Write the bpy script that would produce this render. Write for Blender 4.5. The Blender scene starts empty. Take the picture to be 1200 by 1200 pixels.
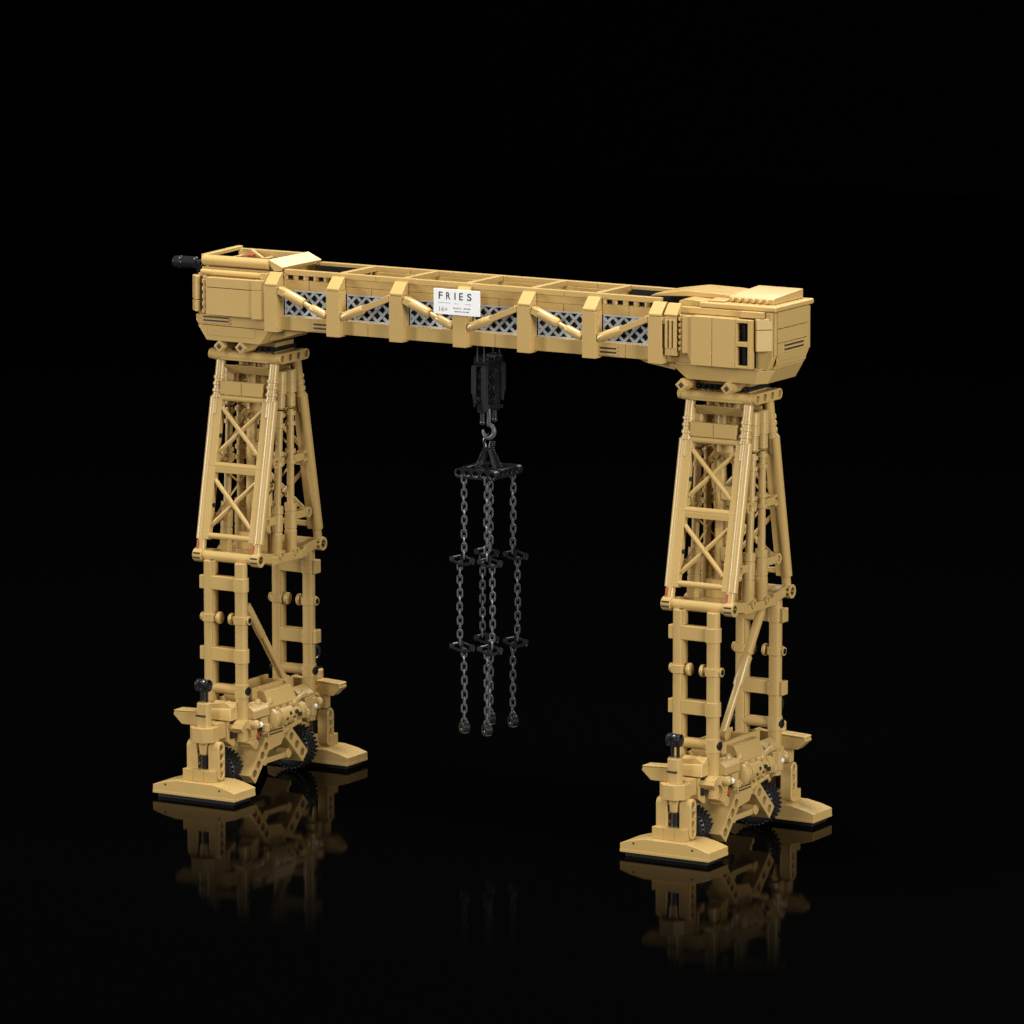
import bpy, bmesh, math, random
from mathutils import Vector, Matrix
random.seed(7)
S = 0.01                      # the coordinates below are centimetres
SC = bpy.context.scene
COL = SC.collection
V = Vector
PI = math.pi

# ------------------------------------------------------------------ materials
def mat(name, col, rough=0.35, metal=0.0, spec=0.5, vary=0.04, bump=0.0, bscale=900.0, coat=0.0):
    m = bpy.data.materials.new(name); m.use_nodes = True
    nt = m.node_tree; N = nt.nodes; L = nt.links
    b = N['Principled BSDF']
    b.inputs['Base Color'].default_value = (*col, 1)
    b.inputs['Roughness'].default_value = rough
    b.inputs['Metallic'].default_value = metal
    b.inputs['Specular IOR Level'].default_value = spec
    b.inputs['Coat Weight'].default_value = coat
    b.inputs['Coat Roughness'].default_value = 0.12
    if vary:
        oi = N.new('ShaderNodeObjectInfo')
        tc = N.new('ShaderNodeTexCoord')
        ns = N.new('ShaderNodeTexNoise'); ns.inputs['Scale'].default_value = 55; ns.inputs['Detail'].default_value = 4
        L.new(tc.outputs['Object'], ns.inputs['Vector'])
        a = N.new('ShaderNodeMath'); a.operation = 'MULTIPLY_ADD'
        L.new(oi.outputs['Random'], a.inputs[0]); a.inputs[1].default_value = vary; a.inputs[2].default_value = 1 - vary
        c = N.new('ShaderNodeMath'); c.operation = 'MULTIPLY_ADD'
        L.new(ns.outputs['Fac'], c.inputs[0]); c.inputs[1].default_value = vary; L.new(a.outputs[0], c.inputs[2])
        h = N.new('ShaderNodeHueSaturation'); h.inputs['Color'].default_value = (*col, 1)
        L.new(c.outputs[0], h.inputs['Value']); L.new(h.outputs['Color'], b.inputs['Base Color'])
        r = N.new('ShaderNodeMath'); r.operation = 'MULTIPLY_ADD'
        L.new(ns.outputs['Fac'], r.inputs[0]); r.inputs[1].default_value = 0.12; r.inputs[2].default_value = rough - 0.06
        L.new(r.outputs[0], b.inputs['Roughness'])
    if bump:
        tc2 = N.new('ShaderNodeTexCoord')
        n2 = N.new('ShaderNodeTexNoise'); n2.inputs['Scale'].default_value = bscale
        L.new(tc2.outputs['Object'], n2.inputs['Vector'])
        bp = N.new('ShaderNodeBump'); bp.inputs['Strength'].default_value = bump; bp.inputs['Distance'].default_value = 0.0004
        L.new(n2.outputs['Fac'], bp.inputs['Height']); L.new(bp.outputs['Normal'], b.inputs['Normal'])
    return m

TAN   = mat('tan_plastic', (0.505, 0.336, 0.118), 0.28, vary=0.06, bump=0.06, bscale=260)
DARK  = mat('black_plastic', (0.014, 0.014, 0.015), 0.30, vary=0.0)
RECESS_SHADE  = mat('painted_recess_shade', (0.030, 0.020, 0.012), 0.6, vary=0.0)  # dark tone painted in for the shade inside holes and gaps
CHAR  = mat('charcoal_plastic', (0.016, 0.016, 0.017), 0.20, vary=0.05)
CHAIN = mat('dark_grey_plastic', (0.095, 0.095, 0.096), 0.30, vary=0.05)
RUBBER= mat('tyre_rubber', (0.012, 0.012, 0.013), 0.42, vary=0.0)
GREY  = mat('light_grey_plastic', (0.40, 0.44, 0.49), 0.34, vary=0.03)
WHITE = mat('white_tile', (0.90, 0.90, 0.89), 0.35, vary=0.0)
INK   = mat('black_ink', (0.03, 0.03, 0.035), 0.5, vary=0.0)
PALE  = mat('grey_ink', (0.28, 0.28, 0.29), 0.5, vary=0.0)
RED   = mat('red_plastic', (0.42, 0.06, 0.02), 0.35, vary=0.0)
CLEAR = mat('milky_plastic', (0.80, 0.78, 0.74), 0.25, vary=0.0)
STEEL = mat('grey_black_plastic', (0.032, 0.032, 0.034), 0.2, vary=0.05)
CORD  = mat('dark_cord', (0.05, 0.05, 0.055), 0.6, vary=0.0)

# ------------------------------------------------------------------ mesh builder
def frame(d, up=None):
    d = V(d).normalized()
    up = V(up) if up is not None else (V((0, 0, 1)) if abs(d.z) < 0.95 else V((1, 0, 0)))
    s = d.cross(up).normalized(); u = s.cross(d).normalized()
    return d, s, u

class M:
    def __init__(self): self.bm = bmesh.new(); self.mi = 0
    def mesh(self, verts, faces):
        vs = [self.bm.verts.new(V(v)) for v in verts]
        out = []
        for f in faces:
            try:
                fc = self.bm.faces.new([vs[i] for i in f]); fc.material_index = self.mi; fc.smooth = True; out.append(fc)
            except ValueError: pass
        return vs, out
    def hexa(self, p):      # 8 points: bottom ring 4, top ring 4
        self.mesh(p, [(3,2,1,0),(4,5,6,7),(0,1,5,4),(1,2,6,5),(2,3,7,6),(3,0,4,7)])
        return self
    def box(self, x0, x1, y0, y1, z0, z1):
        return self.hexa([(x0,y0,z0),(x1,y0,z0),(x1,y1,z0),(x0,y1,z0),(x0,y0,z1),(x1,y0,z1),(x1,y1,z1),(x0,y1,z1)])
    def beam(self, p0, p1, w, h, up=None):     # w across, h along 'up'
        p0, p1 = V(p0), V(p1); d, s, u = frame(p1 - p0, up)
        q = []
        for a, b in ((-1,-1),(1,-1),(1,1),(-1,1)):
            q.append(s*(a*w/2) + u*(b*h/2))
        return self.hexa([p0+q[0],p0+q[3],p0+q[2],p0+q[1],p1+q[0],p1+q[3],p1+q[2],p1+q[1]])
    def loft(self, A, za, B, zb):
        n = len(A); v = [(x,y,za) for x,y in A] + [(x,y,zb) for x,y in B]
        self.mesh(v, [tuple(reversed(range(n))), tuple(range(n,2*n))] + [(i,(i+1)%n,n+(i+1)%n,n+i) for i in range(n)])
        return self
    def prism(self, pts, plane, a0, a1):
        n = len(pts)
        def P(p, a):
            u, v = p
            return {'xz':(u,a,v),'yz':(a,u,v),'xy':(u,v,a)}[plane]
        v = [P(p,a0) for p in pts] + [P(p,a1) for p in pts]
        self.mesh(v, [tuple(range(n)), tuple(reversed(range(n,2*n)))] + [(i,n+i,n+(i+1)%n,(i+1)%n) for i in range(n)])
        return self
    def cyl(self, p0, p1, r0, r1=None, n=20, caps=True):
        r1 = r0 if r1 is None else r1
        p0, p1 = V(p0), V(p1); d, s, u = frame(p1 - p0)
        v = []
        for p, r in ((p0, r0), (p1, r1)):
            for i in range(n):
                a = 2*PI*i/n; v.append(p + s*(r*math.cos(a)) + u*(r*math.sin(a)))
        f = [(i,(i+1)%n,n+(i+1)%n,n+i) for i in range(n)]
        if caps: f += [tuple(reversed(range(n))), tuple(range(n,2*n))]
        self.mesh(v, f); return self
    def lathe(self, p0, p1, prof, n=20):       # prof: (t along axis 0..1, radius)
        p0, p1 = V(p0), V(p1); d, s, u = frame(p1 - p0); v = []
        for t, r in prof:
            p = p0.lerp(p1, t)
            for i in range(n):
                a = 2*PI*i/n; v.append(p + s*(r*math.cos(a)) + u*(r*math.sin(a)))
        k = len(prof)
        f = [(j*n+i, j*n+(i+1)%n, (j+1)*n+(i+1)%n, (j+1)*n+i) for j in range(k-1) for i in range(n)]
        f += [tuple(reversed(range(n))), tuple(range((k-1)*n, k*n))]
        self.mesh(v, f); return self
    def ring(self, p0, p1, ro, ri, n=20):
        p0, p1 = V(p0), V(p1); d, s, u = frame(p1 - p0); v = []
        for p in (p0, p1):
            for r in (ro, ri):
                for i in range(n):
                    a = 2*PI*i/n; v.append(p + s*(r*math.cos(a)) + u*(r*math.sin(a)))
        f = []
        for i in range(n):
            j = (i+1) % n
            f += [(i,j,2*n+j,2*n+i), (n+j,n+i,3*n+i,3*n+j), (j,i,n+i,n+j), (2*n+i,2*n+j,3*n+j,3*n+i)]
        self.mesh(v, f); return self
    def sphere(self, c, r, n=16, m=10, sc=(1,1,1)):
        c = V(c); v = [c+V((0,0,-r*sc[2]))]
        for j in range(1, m):
            t = PI*j/m
            for i in range(n):
                a = 2*PI*i/n
                v.append(c+V((r*sc[0]*math.sin(t)*math.cos(a), r*sc[1]*math.sin(t)*math.sin(a), -r*sc[2]*math.cos(t))))
        v.append(c+V((0,0,r*sc[2]))); e = len(v)-1
        f = [(0,1+(i+1)%n,1+i) for i in range(n)]
        for j in range(m-2):
            for i in range(n):
                f.append((1+j*n+i,1+j*n+(i+1)%n,1+(j+1)*n+(i+1)%n,1+(j+1)*n+i))
        f += [(e,1+(m-2)*n+i,1+(m-2)*n+(i+1)%n) for i in range(n)]
        self.mesh(v, f); return self
    def sweep(self, path, r, closed=False, n=8):
        path = [V(p) for p in path]; k = len(path); v = []; prev = None
        for i, p in enumerate(path):
            a = path[(i-1) % k] if (closed or i > 0) else p
            b = path[(i+1) % k] if (closed or i < k-1) else p
            d = (b-a).normalized()
            if prev is None: _, s, u = frame(d)
            else:
                s = (prev - d*prev.dot(d)).normalized(); u = d.cross(s) * -1
                u = s.cross(d)
            prev = s
            rr = r[i] if isinstance(r, (list, tuple)) else r
            for q in range(n):
                t = 2*PI*q/n; v.append(p + s*(rr*math.cos(t)) + u*(rr*math.sin(t)))
        f = []
        for i in range(k if closed else k-1):
            for q in range(n):
                f.append((i*n+q, i*n+(q+1)%n, ((i+1)%k)*n+(q+1)%n, ((i+1)%k)*n+q))
        if not closed: f += [tuple(reversed(range(n))), tuple(range((k-1)*n, k*n))]
        self.mesh(v, f); return self
    def liftarm(self, p0, nrm, p1, holes, w=0.74, t=0.74, hr=0.23, rounded=True):
        """A flat arm with round through-holes: from p0 to p1 (hole centres at both ends), faces along nrm."""
        p0, p1, nrm = V(p0), V(p1), V(nrm).normalized()
        d = (p1-p0); L = d.length; d.normalize(); u = nrm.cross(d).normalized()
        loop = []; k = 10
        if rounded:
            for i in range(k+1): a = PI/2+PI*i/k; loop.append((w/2*math.cos(a), w/2*math.sin(a)))
            for i in range(k+1): a = -PI/2+PI*i/k; loop.append((L+w/2*math.cos(a), w/2*math.sin(a)))
        else:
            loop = [(-w/2,w/2),(-w/2,-w/2),(L+w/2,-w/2),(L+w/2,w/2)]
        hl = []
        for h in range(holes):
            x = L*h/max(holes-1,1) if holes > 1 else L/2
            hl.append([(x+hr*math.cos(2*PI*i/14), hr*math.sin(2*PI*i/14)) for i in range(14)])
        bm = bmesh.new()
        def add(lp):
            vs = [bm.verts.new((x,y,0)) for x,y in lp]
            return [bm.edges.new((vs[i],vs[(i+1)%len(vs)])) for i in range(len(vs))]
        es = []
        for lp in [loop]+hl: es += add(lp)
        bmesh.ops.triangle_fill(bm, edges=es, use_beauty=True, use_dissolve=False, normal=(0,0,1))
        vm = list(bm.verts); idx = {v:i for i,v in enumerate(vm)}
        tri = [[idx[v] for v in f.verts] for f in bm.faces]; tri = [x if bm_n(vm,x) > 0 else x[::-1] for x in tri]
        n = len(vm)
        P = lambda co, s: p0 + d*co.x + u*co.y + nrm*(s*t/2)
        vs = [P(v.co,1) for v in vm] + [P(v.co,-1) for v in vm]
        f = [tuple(x) for x in tri] + [tuple(n+i for i in reversed(x)) for x in tri]
        s0 = 0
        for q, lp in enumerate([loop]+hl):
            m = len(lp)
            for i in range(m):
                a, b = s0+i, s0+(i+1)%m
                f.append((a, n+a, n+b, b))
            s0 += m
        bm.free()
        self.mesh(vs, f); return self
    def done(self, name, m, parent=None, loc=(0,0,0), rot=0.0, bevel=0.03, seg=2, fix=True):
        if fix: bmesh.ops.recalc_face_normals(self.bm, faces=self.bm.faces)
        for v in self.bm.verts: v.co *= S
        me = bpy.data.meshes.new(name); self.bm.to_mesh(me); self.bm.free()
        for mm in (m if isinstance(m, (list, tuple)) else [m]): me.materials.append(mm)
        o = bpy.data.objects.new(name, me); COL.objects.link(o)
        o.location = V(loc)*S; o.rotation_euler = (0,0,rot)
        if parent: o.parent = parent
        if bevel:
            b = o.modifiers.new('edge', 'BEVEL'); b.width = bevel*S; b.segments = seg
            b.limit_method = 'ANGLE'; b.angle_limit = math.radians(33); b.harden_normals = True
            b.use_clamp_overlap = True
        else:
            me.set_sharp_from_angle(angle=math.radians(40))
        return o
def bm_n(vm, t):
    a, b, c = (vm[i].co for i in t)
    return (b-a).cross(c-a).z

def copy_tree(o, parent, loc=None, rot=None):
    c = o.copy(); COL.objects.link(c); c.parent = parent
    if loc is not None: c.location = V(loc)*S
    if rot is not None: c.rotation_euler = (0,0,rot)
    for ch in list(o.children):
        if ch is not c: copy_tree(ch, c)
    return c
def thing(name, label, cat, loc):
    o = bpy.data.objects.new(name, None); COL.objects.link(o); o.location = V(loc)*S
    o.empty_display_size = 0.02; o['label'] = label; o['category'] = cat
    return o
def bricks(b, x0, x1, y0, y1, z0, z1, n, jitter=0.0, gap=0.034):
    w = (x1-x0)/n
    for i in range(n):
        b.box(x0+i*w+gap/2, x0+(i+1)*w-gap/2, y0, y1, z0, z1)

# ================================================================== the crane
CX = 18.0
crane = thing('gantry_crane', 'tan brick-built gantry crane with lattice girder on two wheeled tower legs', 'model crane', (CX,0,0))
OFF = (-CX,0,0)                       # parts below are written in coordinates whose x=0 is the first tower

def grille(parent, org, u, v, n, cols, rows, du, dv, sw, sh):
    """a vent: raised slats over a backing painted dark as the shaded gap; u, v across the face, n outwards"""
    b = M(); org, u, v, n = V(org), V(u), V(v), V(n)
    b.mi = 1  # dark backing paints the shade between the slats
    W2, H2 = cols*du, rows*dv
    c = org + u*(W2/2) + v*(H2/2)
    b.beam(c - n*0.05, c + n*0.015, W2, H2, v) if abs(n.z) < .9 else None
    b.mi = 0
    for r in range(rows+1):
        p = org + v*(r*dv) + n*0.04
        b.beam(p - u*0.06, p + u*(W2+0.06), 0.12, dv-sh, v)
    return b.done('vent', [TAN, RECESS_SHADE], parent, bevel=0.012, seg=1)
# ------------------------------------------------------------------ girder
PX = [3.08 + 4.87*i for i in range(7)]
b = M()
for sy in (-1, 1):
    def yy(a, c): return (min(sy*a, sy*c), max(sy*a, sy*c))
    # top rail, upper web, lower chord
    y0, y1 = yy(2.0, 2.42)
    bricks(b, 3.6, 32.2, y0, y1, 35.14, 35.5, 4)
    for i in range(6):
        xa, xb = PX[i], PX[i+1]
        y0, y1 = yy(1.95, 2.36)
        if i in (0, 5):
            bricks(b, xa, xb, y0, y1, 34.1, 34.82, 2)
            for k in range(6):       # studs under the rail, with gaps between them
                xs = xa + 0.5 + k*0.8
                b.cyl((xs, sy*2.16, 34.82), (xs, sy*2.16, 35.14), 0.2, n=12)
        else:
            bricks(b, xa, xb, y0, y1, 34.1, 34.62, 2)
            bricks(b, xa, xb, y0, y1, 34.635, 35.13, 1)
        y0, y1 = yy(2.1, 2.86)
        bricks(b, xa, xb, y0, y1, 31.5, 32.4, 2 if i % 2 else 1)
    y0, y1 = yy(0.55, 2.08)
    bricks(b, 3.0, 32.6, y0, y1, 31.62, 31.95, 6)           # trackway inside the bottom, open down the middle
    y0, y1 = yy(0.55, 0.9)
    bricks(b, 3.0, 32.6, y0, y1, 31.96, 32.3, 5)
girder = b.done('girder', TAN, crane, OFF, bevel=0.028)

def post(k, sy):
    b = M(); x = PX[k]; w = 0.5
    Y = lambda a: sy*a
    def bx(x0,x1,a,c,z0,z1): b.box(x0,x1,min(Y(a),Y(c)),max(Y(a),Y(c)),z0,z1)
    bx(x-w, x+w, 2.44, 3.34, 31.36, 34.42)
    # sloped cap leaning back to the rail
    pr = [(Y(2.46),34.44),(Y(3.34),34.44),(Y(3.34),34.58),(Y(2.62),35.3),(Y(2.46),35.3)]
    b.prism(pr, 'yz', x-w*0.94, x+w*0.94)
    if k % 2 == 0:      # brace heads up
        bx(x-0.82, x+0.82, 2.9, 3.2, 33.95, 34.4)
    else:               # brace feet down
        bx(x-0.9, x+0.9, 2.9, 3.2, 32.5, 33.05)
    return b.done('post', TAN, girder, bevel=0.035)
for k in range(7):
    for sy in (-1, 1): post(k, sy)

def brace(i, sy):
    b = M(); y = sy*3.08
    xa, xb = PX[i], PX[i+1]
    up, dn = (xa+0.72, 34.15), (xb-0.72, 32.72)
    if i % 2: up, dn = (xb-0.72, 34.15), (xa+0.72, 32.72)
    A, B = V((up[0], y, up[1])), V((dn[0], y, dn[1]))
    d = (B-A).normalized()
    if i % 2 == 0:
        b.beam(A-d*0.1, A+d*0.42, 0.46, 0.62, (0,1,0))
        b.lathe(A+d*0.2, A.lerp(B,0.52), [(0,0.27),(0.1,0.33),(0.9,0.33),(1,0.27)], 16)
        b.cyl(A.lerp(B,0.5), A.lerp(B,0.72), 0.17, n=14)
        b.lathe(A.lerp(B,0.66), B+d*0.1, [(0,0.18),(0.12,0.27),(0.8,0.3),(1,0.24)], 16)
    else:
        b.beam(A-d*0.1, A.lerp(B,0.55), 0.4, 0.44, (0,1,0))
        b.lathe(A.lerp(B,0.53), B+d*0.15, [(0,0.2),(0.08,0.29),(0.85,0.31),(1,0.22)], 16)
    return b.done('diagonal_brace', TAN, girder, bevel=0.03)
for i in range(6):
    for sy in (-1, 1): brace(i, sy)

def clip_seg(p, d, x0, x1, z0, z1):
    t0, t1 = -1e9, 1e9
    for k, (lo, hi) in enumerate(((x0,x1),(z0,z1))):
        if abs(d[k]) < 1e-9: continue
        a, c = (lo-p[k])/d[k], (hi-p[k])/d[k]
        if a > c: a, c = c, a
        t0, t1 = max(t0,a), min(t1,c)
    return (t0, t1) if t1-t0 > 0.06 else None
def lattice(i, sy):
    b = M(); x0, x1 = PX[i]+0.52, PX[i+1]-0.52; z0, z1 = 32.36, 34.14; y = sy*2.30
    y0, y1 = y-0.07, y+0.07
    b.box(x0, x1, y0, y1, z0, z0+0.1); b.box(x0, x1, y0, y1, z1-0.1, z1)
    b.box(x0, x0+0.09, y0, y1, z0+0.1, z1-0.1); b.box(x1-0.09, x1, y0, y1, z0+0.1, z1-0.1)
    pit = 0.80; w = 0.19; xm = (x0+x1)/2; zm = (z0+z1)/2
    for sgn, dy in ((1,-0.012),(-1,0.012)):
        for k in range(-6, 7):
            p = (xm+k*pit+0.4, zm); d = (math.sqrt(0.5), sgn*math.sqrt(0.5))
            c = clip_seg(p, d, x0+0.05, x1-0.05, z0+0.05, z1-0.05)
            if c:
                q0 = V((p[0]+d[0]*c[0], y+dy, p[1]+d[1]*c[0])); q1 = V((p[0]+d[0]*c[1], y+dy, p[1]+d[1]*c[1]))
                b.beam(q0, q1, w, 0.1, (0,1,0))
    return b.done('lattice_panel', GREY, girder, bevel=0.015, seg=1)
for i in range(6):
    for sy in (-1, 1): lattice(i, sy)
b = M()
for i in range(6):                       # added black sheets paint in the dark interior behind the trellises
    b = M(); b.box(PX[i]+0.3, PX[i+1]-0.3, -2.12, -2.04, 32.42, 34.08); b.done('lattice_dark_sheet', DARK, girder, bevel=0.0)
    b = M(); b.box(PX[i]+0.3, PX[i+1]-0.3, 2.04, 2.12, 32.42, 34.08); b.done('lattice_dark_sheet', DARK, girder, bevel=0.0)
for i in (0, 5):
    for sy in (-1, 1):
        b = M(); b.box(PX[i]+0.3, PX[i+1]-0.3, sy*1.86-0.04, sy*1.86+0.04, 34.5, 35.3); b.done('rack_shade_strip', DARK, girder, bevel=0.0)  # rack strip added dark to stand for the shaded girder interior
for k in range(1, 6):
    b = M()
    b.box(PX[k]-0.2, PX[k]+0.2, -1.99, 1.99, 35.16, 35.53)
    b.done('cross_member', TAN, girder, bevel=0.03)

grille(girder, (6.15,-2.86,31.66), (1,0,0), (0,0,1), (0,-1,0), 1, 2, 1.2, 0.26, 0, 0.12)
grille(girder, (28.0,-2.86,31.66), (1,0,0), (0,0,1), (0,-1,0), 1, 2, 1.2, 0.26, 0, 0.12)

# ------------------------------------------------------------------ sign
b = M()
sx0, sx1, sz0, sz1, sy_ = 15.86, 19.32, 33.52, 35.17, -3.52
b.box(sx0, sx1, sy_, -3.36, sz0, sz1)
b.mi = 1
def text_into(b, txt, xc, zb, h, wid, y, mi, bold=0.0):
    cu = bpy.data.curves.new('t', 'FONT'); cu.body = txt; cu.align_x = 'CENTER'; cu.size = 1.0; cu.offset = bold
    cu.resolution_u = 4
    ob = bpy.data.objects.new('t', cu); COL.objects.link(ob)
    dg = bpy.context.evaluated_depsgraph_get(); dg.update()
    me = bpy.data.meshes.new_from_object(ob.evaluated_get(dg))
    xs = [v.co.x for v in me.vertices]; zs = [v.co.y for v in me.vertices]
    xm, xw, zm, zw = (min(xs)+max(xs))/2, max(xs)-min(xs), min(zs), max(zs)-min(zs)
    pts = [((xc+(v.co.x-xm)/xw*wid), y, zb+(v.co.y-zm)/zw*h) for v in me.vertices]
    b.mi = mi
    b.mesh(pts, [tuple(p.vertices) for p in me.polygons])
    bpy.data.objects.remove(ob); bpy.data.curves.remove(cu); bpy.data.meshes.remove(me)
W_, H_ = sx1-sx0, sz1-sz0
for ch, rx, rw in (('F',.155,.085),('R',.325,.095),('I',.472,.028),('E',.605,.085),('S',.785,.10)):
    text_into(b, ch, sx0+rx*W_, sz1-0.40*H_, 0.29*H_, rw*W_, sy_-0.004, 1, 0.018)
text_into(b, '16+', sx0+.215*W_, sz0+.11*H_, .19*H_, .19*W_, sy_-0.004, 2, 0.01)
b.mi = 2
def dash(x0, x1, zc, h): b.mesh([(sx0+x0*W_,sy_-0.004,sz0+(zc-h/2)*H_),(sx0+x1*W_,sy_-0.004,sz0+(zc-h/2)*H_),(sx0+x1*W_,sy_-0.004,sz0+(zc+h/2)*H_),(sx0+x0*W_,sy_-0.004,sz0+(zc+h/2)*H_)],[(0,1,2,3)])
for x0, x1, zc in ((.1,.135,.46),(.15,.19,.46),(.205,.24,.46),(.26,.31,.46),(.325,.36,.46),(.46,.5,.45),(.52,.55,.45),(.70,.74,.45),(.76,.81,.45)): dash(x0, x1, zc, .028)
for zc, segs in ((.27,((.43,.49),(.50,.55),(.57,.60),(.66,.72),(.735,.81))), (.14,((.46,.52),(.53,.57),(.585,.62),(.64,.70),(.715,.78)))):
    for x0, x1 in segs: dash(x0, x1, zc, .052)
b.done('name_sign', [WHITE, INK, PALE], crane, OFF, bevel=0.0, fix=False)

# ------------------------------------------------------------------ winch housing (far end of the girder)
b = M()
b.prism([(-2.25,30.42),(2.0,30.38),(2.75,31.38),(-2.95,31.42)], 'xz', -2.95, 2.95)
b.prism([(-2.95,31.44),(2.75,31.4),(2.75,32.12),(-3.15,32.12),(-3.15,31.7)], 'xz', -2.84, 2.84)
b.box(-3.1, 2.52, -2.6, 2.6, 32.14, 34.86)
b.box(-2.95, 2.5, -2.36, 2.36, 34.87, 35.28)
b.box(-2.7, -2.45, -2.3, 2.3, 35.28, 35.6)
for sy in (-1, 1):
    b.cyl((-2.75, sy*2.72, 34.98), (2.3, sy*2.72, 34.98), 0.19, n=14)
    b.box(2.05, 2.56, min(sy*2.38,sy*2.95), max(sy*2.38,sy*2.95), 34.75, 35.2)
b.box(-2.1, 1.6, -2.99, -2.9, 30.75, 31.3)
# pieces under the girder behind the housing
b.prism([(2.0,30.5),(3.1,30.75),(4.6,31.2),(5.9,31.5),(2.76,31.5)], 'xz', -2.3, 2.3)
housing = b.done('winch_housing', TAN, crane, OFF, bevel=0.04)
def side_panel(sy):
    b = M()
    f = lambda a, c: (min(sy*a,sy*c), max(sy*a,sy*c))
    y0, y1 = f(2.62, 3.40)
    b.box(-1.98, 1.66, y0, y1, 34.07, 34.72); b.box(-1.98, 1.66, y0, y1, 32.2, 34.03)
    b.prism([(1.68,sy*2.64),(1.68,sy*3.5),(2.5,sy*3.18),(2.5,sy*2.64)], 'xy', 34.06, 34.74)
    b.prism([(1.68,sy*2.64),(1.68,sy*3.5),(2.5,sy*3.18),(2.5,sy*2.64)], 'xy', 32.12, 34.04)
    return b.done('side_panel', TAN, housing, bevel=0.03)
side_panel(-1); side_panel(1)
def hinge(xs, sy, z0, z1, parent, n=5):
    b = M(); h = (z1-z0)/n
    for k in range(n):
        b.cyl((xs, sy*3.02, z0+k*h+0.03), (xs, sy*3.02, z0+(k+0.62)*h), 0.2, n=12)
        b.cyl((xs, sy*3.02, z0+(k+0.60)*h), (xs, sy*3.02, z0+(k+1)*h+0.04), 0.12, n=10)
    b.box(xs-0.12, xs+0.12, min(sy*2.62,sy*2.85), max(sy*2.62,sy*2.85), z0, z1)
    return b.done('hinge', TAN, parent, bevel=0.02)
hinge(-2.3, -1, 32.22, 34.72, housing); hinge(-2.3, 1, 32.22, 34.72, housing)
def corner_plate(xa, ya, xb, yb, z0, z1, zs, parent, out):
    b = M(); d = V((xb-xa,yb-ya,0)).normalized(); n = V((d.y,-d.x,0))*out*0.34
    for lo, hi in ((z0, zs-0.01), (zs+0.01, z1)):
        q = [(xa,ya),(xb,yb),(xb+n.x,yb+n.y),((xa+xb)/2+n.x*1.25,(ya+yb)/2+n.y*1.25),(xa+n.x,ya+n.y)]
        b.prism(q, 'xy', lo, hi)
    return b.done('corner_plate', TAN, parent, bevel=0.06)
for s in (-1, 1):
    corner_plate(-3.5, s*2.72, -2.9, s*3.3, 32.32, 34.74, 33.1, housing, -s*-1)
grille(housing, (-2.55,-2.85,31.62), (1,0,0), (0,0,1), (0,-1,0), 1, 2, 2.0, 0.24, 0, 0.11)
# open roof frame
b = M()
b.cyl((-2.85,-2.28,35.72), (2.42,-2.28,35.72), 0.36, n=20)
b.box(-2.8, 2.42, 2.1, 2.45, 35.3, 36.02)
b.beam((-2.78,-2.4,35.98), (-2.98,2.44,36.04), 0.42, 0.26)
b.box(-2.9, -2.62, 2.05, 2.4, 35.28, 35.9)
b.prism([(2.3,35.82),(2.42,36.1),(3.52,35.62),(3.4,35.36),(2.9,35.3)], 'xz', -2.5, 2.45)
b.beam((-1.9,2.08,35.95), (-0.4,1.5,35.4), 0.22, 0.24)
b.beam((-0.2,-1.9,35.45), (-0.2,2.08,35.5), 0.3, 0.3)
b.done('roof_frame', TAN, housing, bevel=0.05)
b = M()
b.cyl((-1.9,1.7,35.62), (-1.45,1.7,35.62), 0.13, n=12)
b.done('pin', RED, housing, bevel=0.02)
b = M(); b.box(-2.4, 2.3, -2.0, 2.0, 35.285, 35.32); b.cyl((-2.0,0.4,35.5),(2.0,0.4,35.5),0.22); b.done('winch_drum', RECESS_SHADE, housing, bevel=0.02)  # floor plate and drum share the painted recess shade
b = M()
b.lathe((-5.72,-1.5,35.32), (-3.86,-1.5,35.36), [(0,0.34),(0.05,0.41),(0.3,0.42),(0.32,0.38),(0.38,0.38),(0.4,0.42),(0.94,0.40),(1,0.32)], 20)
b.liftarm((-3.72,-1.5,35.34), (1,0,0), (-3.72,-1.3,34.45), 2, w=0.5, t=0.32, hr=0.12)
b.cyl((-3.9,-1.3,34.45), (-3.05,-1.3,34.45), 0.15, n=12)
b.done('crank_handle', CHAR, housing, bevel=0.03)

# ------------------------------------------------------------------ control cabin (near end)
b = M()
P0 = [(33.25,-2.8),(39.5,-2.8),(40.3,-1.9),(40.3,1.9),(39.5,2.8),(33.25,2.8)]
P1 = [(34.25,-2.55),(39.2,-2.55),(39.75,-1.9),(39.75,1.9),(39.2,2.55),(34.25,2.55)]
b.loft(P1, 30.42, P0, 31.34)
b.prism([(33.6,31.36),(40.05,31.36),(40.42,32.2),(40.42,35.12),(33.6,35.12)], 'xz', -2.5, 2.5)
b.box(33.55, 39.7, -2.86, 2.86, 31.35, 31.5)
for s in (-1, 1):
    f = lambda a, c: (min(s*a,s*c), max(s*a,s*c))
    y0, y1 = f(2.52, 3.0); b.box(38.35, 39.92, y0, y1, 34.74, 35.14)
    y0, y1 = f(2.3, 2.62); b.box(40.0, 40.36, y0, y1, 34.6, 35.1)
    b.prism([(33.55,31.5),(34.9,31.5),(34.45,32.4),(33.55,32.4)], 'xz', *f(2.52, 2.8))
    y0, y1 = f(2.52, 2.66); b.box(33.6, 39.7, y0, y1, 34.7, 35.1)
    y0, y1 = f(2.06, 2.4); b.box(40.43, 40.56, y0, y1, 32.3, 35.05)
b.prism([(30.2,31.5),(31.2,31.2),(33.24,30.9),(33.24,31.5)], 'xz', -2.3, 2.3)
cabin = b.done('control_cabin', TAN, crane, OFF, bevel=0.04)
b = M()      # end wall in three courses
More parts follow.
